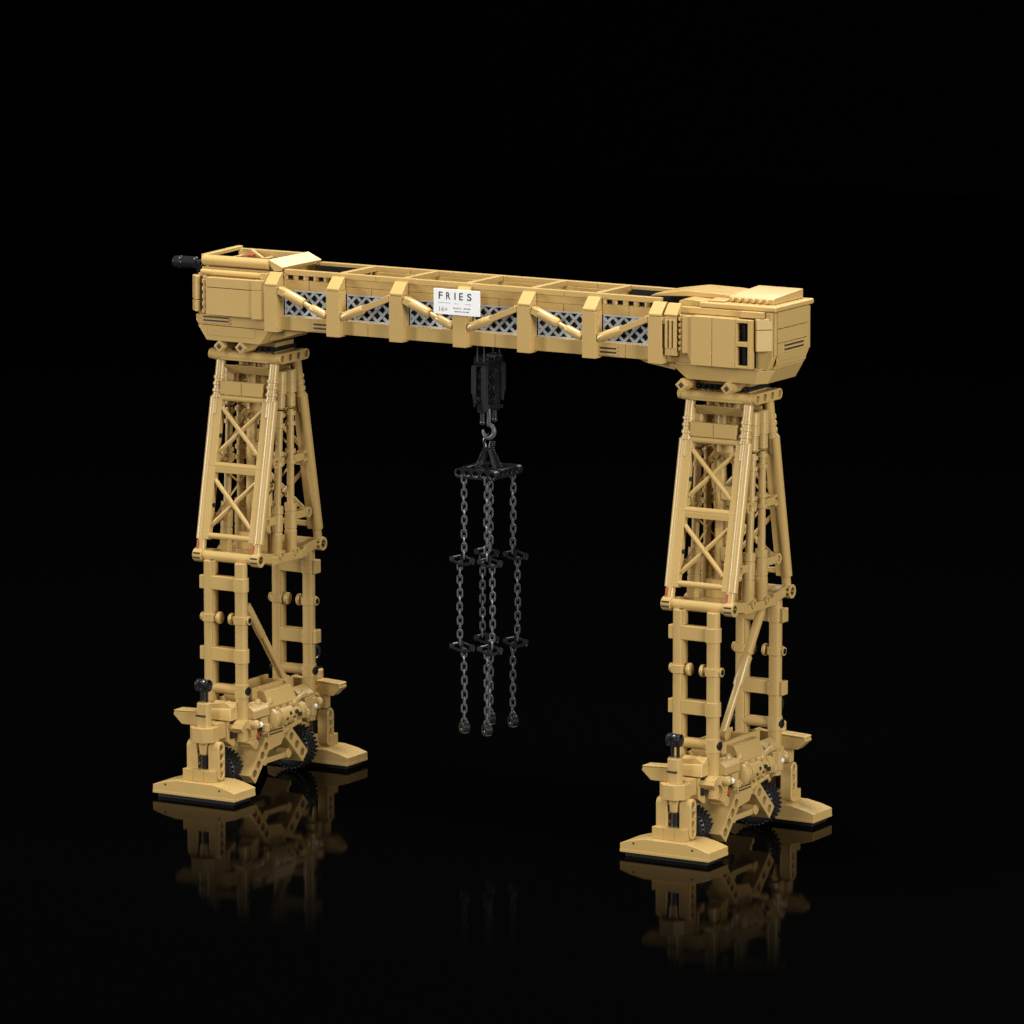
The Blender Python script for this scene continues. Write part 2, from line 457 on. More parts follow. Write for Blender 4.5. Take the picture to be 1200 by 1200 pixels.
b.box(40.43, 40.6, -2.02, 2.02, 34.03, 35.1); b.box(40.43, 40.6, -2.02, 2.02, 33.11, 33.99)
b.prism([(40.43,31.6),(40.5,32.0),(40.6,32.3),(40.6,33.08),(40.43,33.08)], 'xz', -2.02, 2.02)
b.prism([(40.06,31.36),(40.3,31.36),(40.52,31.98),(40.44,32.0)], 'xz', -1.9, 1.9)
b.done('end_panel', TAN, cabin, bevel=0.03)
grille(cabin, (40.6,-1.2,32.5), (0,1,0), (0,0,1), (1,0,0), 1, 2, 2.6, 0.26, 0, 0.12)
def cab_panel(s):
    b = M(); f = lambda a, c: (min(s*a,s*c), max(s*a,s*c))
    b.prism([(34.3,32.2),(34.66,32.2),(34.98,31.52),(34.98,34.6),(34.3,34.6)], 'xz', *f(2.68,3.3))
    y0, y1 = f(2.68, 3.42)
    b.box(35.0, 36.49, y0, y1, 31.5, 34.66); b.box(36.53, 38.17, y0, y1, 31.5, 34.66)
    return b.done('side_panel', TAN, cabin, bevel=0.03)
cab_panel(-1); cab_panel(1)
def window(s):
    b = M(); f = lambda a, c: (min(s*a,s*c), max(s*a,s*c)); y0, y1 = f(2.95, 3.4)
    b.box(38.2, 38.28, y0, y1, 31.52, 34.64)
    b.box(39.1, 39.36, y0, y1, 31.52, 34.64)
    for z0, z1 in ((31.52,31.68),(32.92,33.22),(34.44,34.64)): b.box(38.285, 39.095, *f(2.96,3.39), z0, z1)
    w = b.done('window', TAN, cabin, bevel=0.025)
    b = M()
    b.box(38.2, 39.34, *f(2.67,2.72), 31.52, 34.64)  # black backing added to make the window openings dark
    b.done('dark_backing', DARK, w, bevel=0.0)
    b = M()
    b.beam((38.72,s*2.78,31.6),(38.55,s*2.78,34.5),0.1,0.1); b.done('mullion', CHAR, w, bevel=0.0)
window(-1); window(1)
for s in (-1, 1):
    hinge(34.08, s, 32.3, 34.6, cabin, 6)
    corner_plate(39.62, s*3.2, 40.42, s*2.46, 32.62, 34.72, 34.0, cabin, s*-1*-1)
# roof
b = M()
b.box(35.15, 40.72, -2.62, 2.62, 35.14, 35.5)
roof = b.done('roof', TAN, cabin, bevel=0.12, seg=3)
b = M()
b.prism([(-1.75,35.51),(2.25,35.51),(2.25,36.12),(-1.5,35.9),(-1.75,35.82)], 'yz', 36.85, 40.1)
for k in range(6): b.cyl((37.15+k*0.5,-1.93,35.67),(37.15+k*0.5,-1.74,35.67),0.13,n=10)
b.done('hatch', TAN, roof, bevel=0.05)
b = M()
b.prism([(30.6,35.36),(31.0,35.56),(33.2,35.9),(35.5,35.86),(36.83,35.78),(36.83,35.52),(33.3,35.52)], 'xz', -0.9, 2.45)
b.prism([(33.5,35.12),(34.7,35.12),(35.14,35.2),(35.14,35.5),(33.9,35.56),(33.5,35.4)], 'xz', -2.3, -0.92)
b.box(35.6, 36.8, -2.3, -0.95, 35.51, 35.62)
b.done('roof_slope', TAN, cabin, bevel=0.05)
b = M(); b.box(32.72, 33.54, -2.6, 2.6, 31.42, 35.06)
for q in (-1, 1):
    b.box(32.98, 33.82, min(q*2.5,q*3.22), max(q*2.5,q*3.22), 31.95, 34.5)
    b.prism([(q*2.5,34.52),(q*3.24,34.52),(q*3.24,34.62),(q*2.66,35.28),(q*2.5,35.28)], 'yz', 32.92, 33.86)
b.done('joint_block', TAN, cabin, bevel=0.035)
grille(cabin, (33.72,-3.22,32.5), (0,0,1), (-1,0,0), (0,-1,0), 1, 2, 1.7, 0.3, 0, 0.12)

# ------------------------------------------------------------------ towers
def leg_y(z): return 1.33 + (28.98-z)*0.2
b = M()      # foot frame
for sy in (-1, 1):
    b.cyl((-2.16,sy*3.92,15.96), (2.16,sy*3.92,15.96), 0.36, n=20)
    for s in (-1, 1):
        b.ring((s*1.95,sy*3.92,15.96), (s*2.62,sy*3.92,15.96), 0.47, 0.27, 20)
for s in (-1, 1):
    b.beam((s*2.05,-3.6,16.05), (s*2.05,-1.9,15.75), 0.6, 0.66); b.beam((s*2.05,3.6,16.05), (s*2.05,1.9,15.75), 0.6, 0.66)
    b.box(s*2.05-0.35, s*2.05+0.35, -2.2, 2.2, 15.35, 15.9)
b.box(-1.8, 1.8, -2.4, 2.4, 15.45, 16.0)
tower = b.done('lattice_tower', TAN, crane, OFF, bevel=0.035)
for sy in (-1, 1):
    for s in (-1, 1):
        for dz in (-0.15, 0.15):
            b = M(); b.box(s*2.28-0.27, s*2.28+0.27, sy*3.92-0.462, sy*3.92+0.462, 15.98+dz-0.055, 15.98+dz+0.055)
            b.done('slot_shade', RECESS_SHADE, tower, bevel=0.0)  # raised dark strips painted for the shade inside the slots
b = M()      # head frame
for sy in (-1, 1):
    b.cyl((-2.55,sy*1.55,29.26), (2.55,sy*1.55,29.26), 0.35, n=20)
    b.box(-1.9, 1.9, sy*1.55-0.3, sy*1.55+0.3, 28.98, 29.3)
for s in (-1, 1):
    b.liftarm((s*2.62,-1.5,29.3), (1,0,0), (s*2.62,1.5,29.3), 4, w=0.72, t=0.5, hr=0.24)
for x in (-1.25, 1.25): b.box(x-0.4, x+0.4, -1.2, 1.2, 29.0, 29.7)
b.box(-2.1, 2.1, -1.1, 1.1, 29.55, 30.3)
b.done('head_frame', TAN, tower, bevel=0.035)
b = M()      # inner shaft
b.cyl((-0.6,-0.3,16.0), (-0.5,0,28.9), 0.34, n=14); b.cyl((0.55,0.3,16.0), (0.45,0,28.9), 0.30, n=14)
for z, r in ((18.4,0.6),(22.4,0.55),(25.2,0.62),(26.4,0.7)):
    b.cyl((-0.05,0,z),(-0.05,0,z+0.9),r,n=14)
b.box(-1.3,1.3,-0.5,0.5,26.0,26.7); b.box(-1.2,1.2,-0.9,0.9,16.0,17.2)
for k in range(5): b.cyl((-0.9+k*0.4,-0.9,25.0+0.3*(k%2)),(-0.9+k*0.4,-0.2,25.4),0.2,n=10)
b.done('inner_shaft', TAN, tower, bevel=0.03)
def leg(sx, sy):
    b = M()
    p = lambda z, x=2.12: V((sx*x, sy*leg_y(z), z))
    # upper round column with collars
    b.cyl(p(25.3), p(29.0), 0.33, n=20)
    for z in (26.35, 26.75, 27.2, 27.62): b.cyl(p(z), p(z+0.22), 0.40, n=20)
    # lower channel: rounded outer edge and a flat inner flange
    b.cyl(p(17.0,2.3), p(26.45,2.3), 0.34, n=20)
    b.beam(p(17.02,1.88), p(26.43,1.88), 0.56, 0.5, (0,1,0))
    b.cyl(p(16.2,2.2), p(17.05,2.2), 0.3, n=16)
    o = b.done('leg', TAN, tower, bevel=0.035)
    b = M(); b.cyl(p(16.42,2.2)+V((-0.13,0.2*sy,0)), p(16.98,2.2)+V((-0.13,0.23*sy,0)), 0.13, n=12); b.done('pin', RED, o, bevel=0.02)
    for z in (19.3, 23.9):
        b = M(); b.cyl(p(z,1.62), p(z,1.52), 0.16, n=12); b.done('pin', DARK, o, bevel=0.0)
for sx in (-1, 1):
    for sy in (-1, 1): leg(sx, sy)
def xb(zt, zb_, sy):
    b = M(); o = 0.10
    for s, off in ((1,0.1),(-1,-0.04)):
        A = V((-s*1.58, sy*(leg_y(zt)+off), zt)); B = V((s*1.58, sy*(leg_y(zb_)+off), zb_))
        b.cyl(A, B, 0.155, n=14)
    m = V((0, sy*(leg_y((zt+zb_)/2)+0.05), (zt+zb_)/2)); b.cyl(m-V((0,0.12,0)), m+V((0,0.12,0)), 0.2, n=12)
    b.done('cross_brace', TAN, tower, bevel=0.0)
def rung(z, h, d, sy, name='rung', x=1.62):
    b = M(); y = sy*leg_y(z)
    if h > 0.5:
        b.cyl((-2.3,y-0.0,z+0.1),(2.3,y,z+0.1),0.24,n=16); b.box(-x,x,min(y-0.26,y+0.26),max(y-0.26,y+0.26),z-0.36,z+0.02)
    else:
        b.cyl((-x-0.3,y+sy*0.06,z),(x+0.3,y+sy*0.06,z),0.2,n=16); b.box(-x,x,y-0.2,y+0.2,z-0.1,z+0.16)
    b.done(name, TAN, tower, bevel=0.03)
for sy in (-1, 1):
    xb(25.78, 22.85, sy); xb(21.0, 18.0, sy)
    rung(26.42, 0.4, 0, sy); rung(21.85, 0.6, 0, sy); rung(17.3, 0.4, 0, sy)
    y = sy*leg_y(28.2); b = M()
    b.hexa([(-1.72,y+0.55,27.98),(1.72,y+0.55,27.98),(1.72,y+0.75,27.98),(-1.72,y+0.75,27.98),(-1.72,y-0.1,28.62),(1.72,y-0.1,28.62),(1.72,y+0.1,28.62),(-1.72,y+0.1,28.62)] if sy < 0 else
           [(-1.72,y-0.75,27.98),(1.72,y-0.75,27.98),(1.72,y-0.55,27.98),(-1.72,y-0.55,27.98),(-1.72,y-0.1,28.62),(1.72,y-0.1,28.62),(1.72,y+0.1,28.62),(-1.72,y+0.1,28.62)])
    b.done('cover_plate', TAN, tower, bevel=0.03)
    y = sy*leg_y(27.1); b = M()
    for x0, x1 in ((-1.78,-0.13),(-0.09,1.56)): b.box(x0, x1, min(y,y+sy*0.34), max(y,y+sy*0.34), 26.66, 27.58)
    b.done('cover_plate', TAN, tower, bevel=0.03)
def ram(x, yb, yt):
    b = M(); P = lambda z: V((x, yb+(yt-yb)*(z-15.8)/12.6, z))
    b.lathe(P(15.8), P(19.2), [(0,0.34),(0.06,0.42),(0.45,0.42),(0.46,0.39),(0.49,0.39),(0.5,0.42),(0.8,0.42),(0.81,0.38),(0.84,0.38),(0.85,0.42),(1,0.42)], 18)
    b.cyl(P(19.1), P(25.6), 0.25, n=16)
    for z in (18.9, 21.9, 22.6, 24.5, 25.2): b.cyl(P(z), P(z+0.28), 0.37, n=16)
    b.lathe(P(25.7), P(28.3), [(0,0.24),(0.05,0.36),(0.35,0.36),(0.36,0.33),(0.4,0.33),(0.41,0.43),(0.62,0.43),(0.63,0.40),(0.67,0.40),(0.68,0.43),(0.97,0.43),(1,0.36)], 18)
    b.ring(P(15.9)+V((0.3 if x > 0 else -0.3,0,0)), P(15.9)+V((0.52 if x > 0 else -0.52,0,0)), 0.3, 0.17, 14)
    b.done('hydraulic_ram', TAN, tower, bevel=0.0)
def clamps(x):
    for z, ya, yb in ((22.2,-1.4,2.35),(18.3,-2.5,2.75)):
        b = M()
        b.box(x-0.26, x+0.26, ya+0.2, ya+1.0, z-0.26, z+0.26)
        b.ring((x-0.3,ya-0.05,z),(x+0.3,ya-0.05,z),0.38,0.2,16)
        b.cyl((x,ya-0.9 if z < 20 else ya-0.6,z),(x,ya-0.1,z),0.19,n=12)
        b.done('clamp', TAN, tower, bevel=0.02)
        b = M()
        b.box(x-0.26, x+0.26, 0.9, yb-0.45, z-0.26, z+0.26)
        b.ring((x-0.3,yb-0.15,z),(x+0.3,yb-0.15,z),0.38,0.2,16)
        b.cyl((x,yb,z-0.1),(x,yb+0.5,z-0.1),0.17,n=12)
        b.done('clamp', TAN, tower, bevel=0.02)
for x in (-2.0, 2.0):
    ram(x, -1.15, -0.4); ram(x, 0.72, 0.75); clamps(x)
def thin_brace(x):
    b = M()
    for zt, zb_ in ((25.6,22.6),(21.8,18.6)):
        for ya, yb in ((-1,1),(1,-1)):
            b.cyl((x, ya*leg_y(zt)*0.85, zt), (x, yb*leg_y(zb_)*0.85, zb_), 0.07, n=8)
    b.done('tie_rod', TAN, tower, bevel=0.0)
thin_brace(-1.6); thin_brace(1.2)
def roller(x):
    b = M(); y = -2.95; c = V((x,y,30.05))
    sq = [(x+0.46*math.cos(a), 30.05+0.46*math.sin(a)) for a in (0,PI/2,PI,3*PI/2)]
    b.prism(sq, 'xz', y, y+0.5)
    b.cyl((x,y+0.4,30.05), (x,-1.0,30.05), 0.36, n=18)
    o = b.done('roller', TAN, tower, bevel=0.06)
    b = M(); b.prism([(x+0.2*math.cos(a), 30.05+0.2*math.sin(a)) for a in (0,PI/2,PI,3*PI/2)], 'xz', y-0.012, y+0.1)
    b.done('dark_core', RECESS_SHADE, o, bevel=0.0)  # dark square painted as the shaded centre of the connector
    return o
rol = [roller(0), roller(0)]
rol[0].location.x = -1.26*S; rol[1].location.x = 0.42*S
b = M()     # gear strip under the bridge, its charcoal also standing for the shadowed gap
for k in range(9): b.box(-1.6+k*0.42, -1.6+k*0.42+0.22, -1.5, 1.5, 29.66, 29.96)
b.box(-2.2, 2.2, -1.3, 1.3, 29.72, 30.02)
b.done('turntable', CHAR, tower, bevel=0.02)

# ------------------------------------------------------------------ ladder frames under the towers
b = M()
b.cyl((-1.5,0,7.06),(1.55,0,7.06),0.36,n=18)
ladder = b.done('ladder_frame', TAN, crane, (-CX,-4.24,0), bevel=0.05)
for z in (14.27, 9.43):
    b = M(); b.box(-1.92, 1.3, -0.36, 0.36, z-0.46, z+0.46)
    b.done('rung', TAN, ladder, bevel=0.05)
for s in (-1, 1):
    b = M()
    segs = ((3.6,8.94),(8.96,13.78),(14.75,15.75))
    if s < 0:
        for z0, z1 in segs: b.box(-1.26,-0.86,-0.30,0.40,z0,z1)
        b.cyl((-1.27,-0.06,3.6),(-1.27,-0.06,15.75),0.40,n=22)
    else:
        for z0, z1 in ((3.6,15.75),): b.cyl((1.25,-0.08,z0),(1.25,-0.08,z1),0.43,n=22)
    o = b.done('post', TAN, ladder, bevel=0.04)
for z, h, r in ((14.27,0.47,0.52),(9.43,0.47,0.52),(7.06,0.46,0.49)):
    b = M(); b.cyl((1.25,-0.08,z-h),(1.25,-0.08,z+h),r,n=22)
    b.done('collar', TAN, ladder, bevel=0.03)
for s in (-1, 1):
    b = M()
    b.cyl((s*1.25,-0.05,11.62),(s*1.25,-0.05,12.14),0.56,n=20)
    b.cyl((s*1.2,-0.05,11.88),(s*0.5,-0.05,11.88),0.24,n=14)
    b.lathe((s*0.62,-0.05,11.88),(s*0.36,-0.05,11.88),[(0,0.36),(0.2,0.42),(0.8,0.42),(1,0.36)],18)
    b.cyl((s*1.7,-0.05,11.88),(s*1.9,-0.05,11.88),0.3,n=16)
    b.done('peg', TAN, ladder, bevel=0.02)
for s in (-1, 1):
    b = M(); b.cyl((s*1.6,-0.05,7.06),(s*1.79,-0.05,7.06),0.3,n=18); b.done('pin', DARK, ladder, bevel=0.02)  # lower black discs stand for the dark holes in the tube ends
    b = M(); b.cyl((s*1.88,-0.05,11.88),(s*1.93,-0.05,11.88),0.2,n=14); b.done('pin', DARK, ladder, bevel=0.02)

# ------------------------------------------------------------------ diagonal struts between the ladders
def strut(A, B):
    A, B = V(A), V(B); b = M()
    b.beam(A, A.lerp(B,0.1), 0.34, 0.5); b.lathe(A.lerp(B,0.04), A.lerp(B,0.42), [(0,0.24),(0.05,0.3),(0.95,0.3),(1,0.24)], 14)
    d = (B-A).normalized(); _, s, u = frame(d)
    for k in (-1, 1): b.beam(A.lerp(B,0.40)+s*0.13*k, B+s*0.13*k, 0.17, 0.36)
    b.cyl(B-V((0.35,0,0)), B+V((0.35,0,0)), 0.3, n=14)
    return b.done('diagonal_strut', TAN, crane, OFF, bevel=0.02)
strut((1.0,-3.3,12.7), (1.0,1.3,6.9))
def strut2(A, B):
    A, B = V(A), V(B); b = M()
    b.lathe(A, B, [(0,0.26),(0.05,0.3),(0.36,0.3),(0.37,0.22),(0.38,0.36),(0.6,0.36),(0.62,0.26),(0.95,0.26),(1,0.22)], 16)
    b.cyl(B-V((0.35,0,0)), B+V((0.35,0,0)), 0.3, n=14)
    return b.done('diagonal_strut', TAN, crane, OFF, bevel=0.02)
strut2((37.0,2.7,14.9), (37.0,-2.6,7.4))

# ------------------------------------------------------------------ wheeled carriages
b = M()
b.box(-1.15, 1.15, -5.3, 5.3, 3.9, 5.15)          # chassis beam
b.box(-1.3, 0.9, -1.6, 1.6, 2.3, 3.9)
b.box(-1.1, 1.1, -3.4, 3.4, 5.16, 5.6)
carriage = b.done('carriage', DARK, crane, OFF, bevel=0.05)  # core is black to paint in the shadow between the tan parts
b = M()     # open trough
b.box(0.82, 1.06, -2.75, 2.45, 5.62, 6.9); b.box(-1.2, -0.96, -2.75, 2.45, 5.62, 6.85)
b.box(-0.95, 0.81, -2.72, -2.5, 5.62, 6.6); b.box(-0.95, 0.81, 2.2, 2.42, 5.62, 6.6); b.box(-0.95,0.81,-2.49,2.19,5.62,5.8)
b.done('trough', TAN, carriage, bevel=0.03)
def side(sgn):      # the machinery on one long side; mirrored through the axis for the other
    P = lambda x,y,z: V((sgn*x, sgn*y, z))
    def bx(b, x0,x1,y0,y1,z0,z1):
        xs = sorted((sgn*x0,sgn*x1)); ys = sorted((sgn*y0,sgn*y1)); b.box(*xs,*ys,z0,z1)
    b = M()         # sloped bonnet
    b.prism([(sgn*1.07,5.62),(sgn*1.98,5.5),(sgn*2.12,5.62),(sgn*1.62,6.62),(sgn*1.45,6.68),(sgn*1.07,6.66)], 'xz', *sorted((sgn*-2.1, sgn*1.25)))
    b.done('bonnet', TAN, carriage, bevel=0.04)
    b = M()         # stepped boxes at the shoulders
    b.prism([(sgn*1.52,5.17),(sgn*2.2,5.17),(sgn*2.2,5.7),(sgn*1.9,5.95),(sgn*1.52,6.05)], 'xz', *sorted((sgn*-4.3, sgn*-2.35)))
    bx(b, 1.2, 2.15, -3.35, -2.45, 4.5, 5.1); bx(b, 1.52, 2.1, -2.95, -2.4, 3.9, 4.47)
    b.done('step_box', TAN, carriage, bevel=0.05)
    b = M(); bx(b, 1.2, 2.1, 2.35, 3.15, 4.85, 5.5); b.cyl(P(1.75,2.75,4.2),P(1.75,2.75,4.9),0.34,n=16); b.cyl(P(1.7,3.6,4.1),P(1.7,3.6,5.35),0.42,n=18); bx(b, 1.1, 1.6, 2.4, 4.2, 4.3, 4.7)
    b.prism([(sgn*1.0,5.62),(sgn*2.0,5.52),(sgn*2.0,5.7),(sgn*1.2,6.25)], 'xz', *sorted((sgn*1.9, sgn*3.6)))
    b.done('step_box', TAN, carriage, bevel=0.05)
    b = M()         # engine drum with its fittings
    b.lathe(P(1.85,-2.15,4.75), P(1.85,2.1,4.75), [(0,0.42),(0.03,0.78),(0.1,0.8),(0.12,0.5),(0.26,0.5),(0.27,0.66),(0.6,0.66),(0.61,0.45),(0.82,0.45),(0.83,0.66),(0.97,0.66),(1,0.4)], 20)
    for k, (dy, dz) in enumerate(((-1.0,5.35),(-0.2,5.5),(0.7,5.4),(1.3,5.2))): b.sphere(P(1.75,dy,dz), 0.36, 12, 8)
    b.sphere(P(2.1,2.35,4.45),0.38,12,8); b.cyl(P(2.1,-2.75,4.15),P(2.1,-2.75,4.62),0.34,n=14)
    e = b.done('engine', TAN, carriage, bevel=0.03)
    b = M()
    for k in range(5):
        y = -0.55+k*0.42; z = 4.9 if k % 2 else 4.66
        b.cyl(P(2.38,y,z), P(2.5,y,z), 0.15, n=10)
    b.done('port_shade', RECESS_SHADE, e, bevel=0.0)  # dark discs painted as the shade inside the engine holes
    b = M()         # skirt panel, the shade in its slots painted as dark strips
    b.prism([(sgn*-2.0,2.55),(sgn*-0.3,2.75),(sgn*0.15,3.3),(sgn*0.15,4.15),(sgn*-1.9,4.15)], 'yz', *sorted((sgn*1.22, sgn*1.78)))
    b.mi = 1
    for k in range(3): bx(b, 1.785, 1.8, -1.75, -0.1, 3.62+k*0.2, 3.7+k*0.2)
    b.mi = 0
    for k in range(4): bx(b, 1.785, 1.86, -1.8, -0.05, 3.53+k*0.2, 3.61+k*0.2)
    b.done('skirt', [TAN, RECESS_SHADE], carriage, bevel=0.025)
    for (ya, za, yb, zb_) in ((-2.45,3.0,-3.9,1.35),(0.7,3.15,2.1,1.8)):
        b = M(); b.liftarm(P(1.05,ya,za), (sgn,0,0), P(1.05,yb,zb_), 4 if ya < 0 else 3, w=0.95, t=1.9, hr=0.27, rounded=False)
        b.done('bracket', TAN, carriage, bevel=0.04)
    b = M()         # curved fender over the wheel
    po, pi_ = [], []
    for k in range(13):
        t = math.radians(150 - 215*k/12); ro = 1.12 - 0.1*k/12; ri = 0.55
        po.append((sgn*(-4.55+ro*math.cos(t)), 4.15+ro*0.95*math.sin(t)))
        pi_.append((sgn*(-4.75+ri*math.cos(t)), 4.05+ri*math.sin(t)))
    for k in range(12):
        b.prism([po[k], po[k+1], pi_[k+1], pi_[k]], 'yz', *sorted((sgn*0.9, sgn*1.95)))
    b.cyl(P(0.95,-3.85,3.4),P(2.05,-3.85,3.4),0.36,n=16)
    b.prism([(sgn*-5.55,3.7),(sgn*-4.9,3.3),(sgn*-4.6,3.3),(sgn*-4.6,5.1),(sgn*-5.55,5.1)], 'yz', *sorted((sgn*-0.8, sgn*0.88)))
    b.done('fender', TAN, carriage, bevel=0.035)
    b = M(); b.cyl(P(1.2,-4.1,4.85),P(2.2,-4.1,4.8),0.34,n=16); b.sphere(P(2.2,-4.1,4.8),0.33,12,8)
    b.done('nozzle', TAN, carriage, bevel=0.03)
    b = M(); b.sphere(P(2.35,-3.75,4.75),0.2,12,8); b.done('lamp_lens', CLEAR, carriage, bevel=0.0)
    b = M(); b.sphere(P(2.08,3.6,4.75),0.17,12,8); b.done('lamp_lens', CLEAR, carriage, bevel=0.0)
    b = M(); b.cyl(P(1.75,-3.45,3.9),P(2.0,-3.45,3.9),0.19,n=12)
    b.done('pin', RED, carriage, bevel=0.02)
    b = M(); b.cyl(P(1.1,-3.4,3.75),P(1.8,-3.4,3.75),0.42,n=14); b.done('dark_core', RECESS_SHADE, carriage, bevel=0.02)  # dark plug painted as the shaded hole behind the red pin
    b = M(); bx(b, 0.6, 1.5, -2.1, 1.1, 1.62, 2.0); b.cyl(P(0.7,-2.0,1.9),P(1.6,-2.0,1.9),0.36,n=16); b.cyl(P(0.7,1.0,1.9),P(1.6,1.0,1.9),0.36,n=16); b.done('cross_beam', TAN, carriage, bevel=0.04)
    for k, (pa, pb, r) in enumerate((((1.7,-2.2,5.45),(1.7,-0.6,5.2),0.17),((2.0,0.9,5.45),(1.75,2.6,5.75),0.2),((1.85,-2.6,5.35),(1.85,-1.9,5.95),0.2),
                                     ((1.6,-0.2,3.45),(1.9,1.7,4.05),0.2),((0.6,-4.2,5.6),(1.6,-3.0,6.05),0.22),((1.5,3.0,5.6),(1.9,4.3,4.9),0.24))):
        b = M(); b.cyl(P(*pa), P(*pb), r, n=12); b.sphere(P(*pb), r*1.35, 12, 8); b.sphere(P(*pa), r*1.25, 12, 8)
        b.done('pipe', TAN, carriage, bevel=0.0)
    for y0, y1 in ((-2.2,-1.2),(-1.0,0.0),(0.2,1.1)):
        b = M(); bx(b, 1.3, 2.22, y0, y1, 4.18, 4.42); b.cyl(P(2.2,(y0+y1)/2,4.3),P(2.36,(y0+y1)/2,4.3),0.17,n=12)
        b.done('clip', TAN, carriage, bevel=0.03)
    b = M()         # sloped locker behind the jack
    b.prism([(sgn*-0.75,5.17),(sgn*1.15,5.17),(sgn*1.15,6.05),(sgn*0.6,6.4),(sgn*-0.75,6.15)], 'xz', *sorted((sgn*-5.4,sgn*-4.75)))
    b.hexa([tuple(V((sgn*x,sgn*y,z))) for x,y,z in ((-0.8,-5.7,5.17),(1.2,-5.7,5.17),(1.2,-4.7,5.17),(-0.8,-4.7,5.17),(-0.8,-5.5,5.8),(1.1,-5.5,5.95),(1.1,-4.7,6.35),(-0.6,-4.7,6.35))])
    b.done('locker', TAN, carriage, bevel=0.05)
side(1); side(-1)

# wheels (axles along y)
def wheel_proto():
    b = M(); r = 1.1
    b.lathe((0,-0.5,0),(0,0.5,0),[(0,0.5),(0.02,1.05),(0.2,1.05),(0.25,0.5),(0.3,0.3),(0.7,0.3),(0.8,1.05),(0.98,1.05),(1,0.5)],24)
    w = b.done('wheel', TAN, crane, (-CX-0.3,4.65,1.54), bevel=0.03)
    b = M()
    prof = [(0,1.02),(0.02,1.25),(0.1,1.5),(0.2,1.6),(0.8,1.6),(0.9,1.5),(0.98,1.25),(1,1.02)]
    b.lathe((0,-0.72,0),(0,0.72,0),prof,32)
    n = 30
    for row, yr in enumerate((-0.54,-0.27,0.0,0.27,0.54)):
        for k in range(n):
            a = 2*PI*(k+0.5*(row%2))/n; d = V((math.cos(a),0,math.sin(a)))
            b.beam(d*1.55+V((0,yr,0)), d*1.69+V((0,yr,0)), 0.2, 0.2, (0,1,0))
    b.done('tyre', RUBBER, w, bevel=0.03, seg=1)
    w.scale = (0.9, 1.0, 0.9)
    return w
wheel = wheel_proto()

# outriggers
b = M()
b.cyl((0,0,4.5),(0,0,6.55),0.5,n=24); b.lathe((0,0,5.9),(0,0,6.62),[(0,0.5),(0.05,0.5),(0.9,0.48),(1,0.42)],24)
hx = [(0.98*math.cos(PI/8+PI/4*k), 0.98*math.sin(PI/8+PI/4*k)) for k in range(8)]
b.prism(hx, 'xy', 3.95, 4.95)
b.lathe((0,0,2.95),(0,0,3.96),[(0,0.2),(0.15,0.33),(0.5,0.36),(1,0.42)],18)
b.box(-0.75, 0.75, 0.4, 1.8, 4.0, 5.1)
outr = b.done('outrigger', TAN, crane, (-CX-0.05,-6.95,0), bevel=0.04)
b = M()
b.box(-0.36,0.36,-0.515,-0.40,5.66,5.8); b.done('slot_shade', RECESS_SHADE, outr, bevel=0.0)  # dark strip on the jack painted as the shade of a slot
b = M(); b.cyl((0,0,1.6),(0,0,3.1),0.26,n=16); b.done('jack_rod', DARK, outr, bevel=0.02)
for s in (-1, 1):
    b = M(); b.liftarm((s*0.86,0.15,1.75),(1,0,0),(s*0.86,0.15,3.55),4,w=0.86,t=0.84,hr=0.2)
    b.done('fork_arm', TAN, outr, bevel=0.09, seg=3)
b = M()
b.prism([(-3.35,0.32),(3.15,0.32),(3.15,0.88),(2.4,1.12),(1.5,1.3),(-1.55,1.3),(-2.55,1.12),(-3.35,0.88)], 'xz', -1.25, 1.35)
b.box(-3.36, 3.16, -1.27, 1.37, 0.30, 0.5)
pad = b.done('foot_pad', TAN, outr, bevel=0.03)
for x in (-2.35, 1.95):
    b = M(); b.cyl((x,-1.262,0.95),(x,-1.24,0.95),0.075,n=10); b.done('pin_hole_shade', RECESS_SHADE, pad, bevel=0.0)  # dark dots paint the shade of small holes on the pad
b = M(); b.box(-3.1,2.9,-1.0,1.1,0.0,0.305); b.done('rubber_sole', RUBBER, outr, bevel=0.03)
b = M()
for x0, x1 in ((-1.3,-0.5),(-0.49,0.35),(0.36,1.12)): b.box(x0,x1,-0.72,0.32,1.3,2.08)
b.done('foot_socket', TAN, outr, bevel=0.03)
b = M()      # side step plate on its bracket
b.prism([(-2.35,5.78),(-0.52,5.86),(-0.52,4.95),(-1.75,4.95),(-2.42,5.55)], 'xz', -0.1, 0.75)
b.prism([(-2.4,5.8),(-0.5,5.88),(-0.5,5.98),(-2.3,5.9)], 'xz', -0.16, 0.85)
b.box(-1.15,-0.62,0.0,0.6,4.0,4.98); b.box(-0.9,0.0,0.1,0.5,5.0,5.5)
b.done('side_step', TAN, outr, bevel=0.05)
b = M()
for x in (-0.2, 0.2): b.cyl((x,0,6.5),(x,0,7.35),0.12,n=10)
b.sphere((-0.05,0,7.72),0.46,16,10)
b.ring((-0.52,0,7.74),(-0.3,0,7.74),0.42,0.18,16); b.ring((0.2,0,7.74),(0.42,0,7.74),0.42,0.18,16); b.ring((-0.05,-0.5,7.74),(-0.05,-0.3,7.74),0.36,0.15,16)
b.box(-0.5,0.42,-0.16,0.16,7.9,8.14)
b.done('ball_joint', CHAR, outr, bevel=0.03)

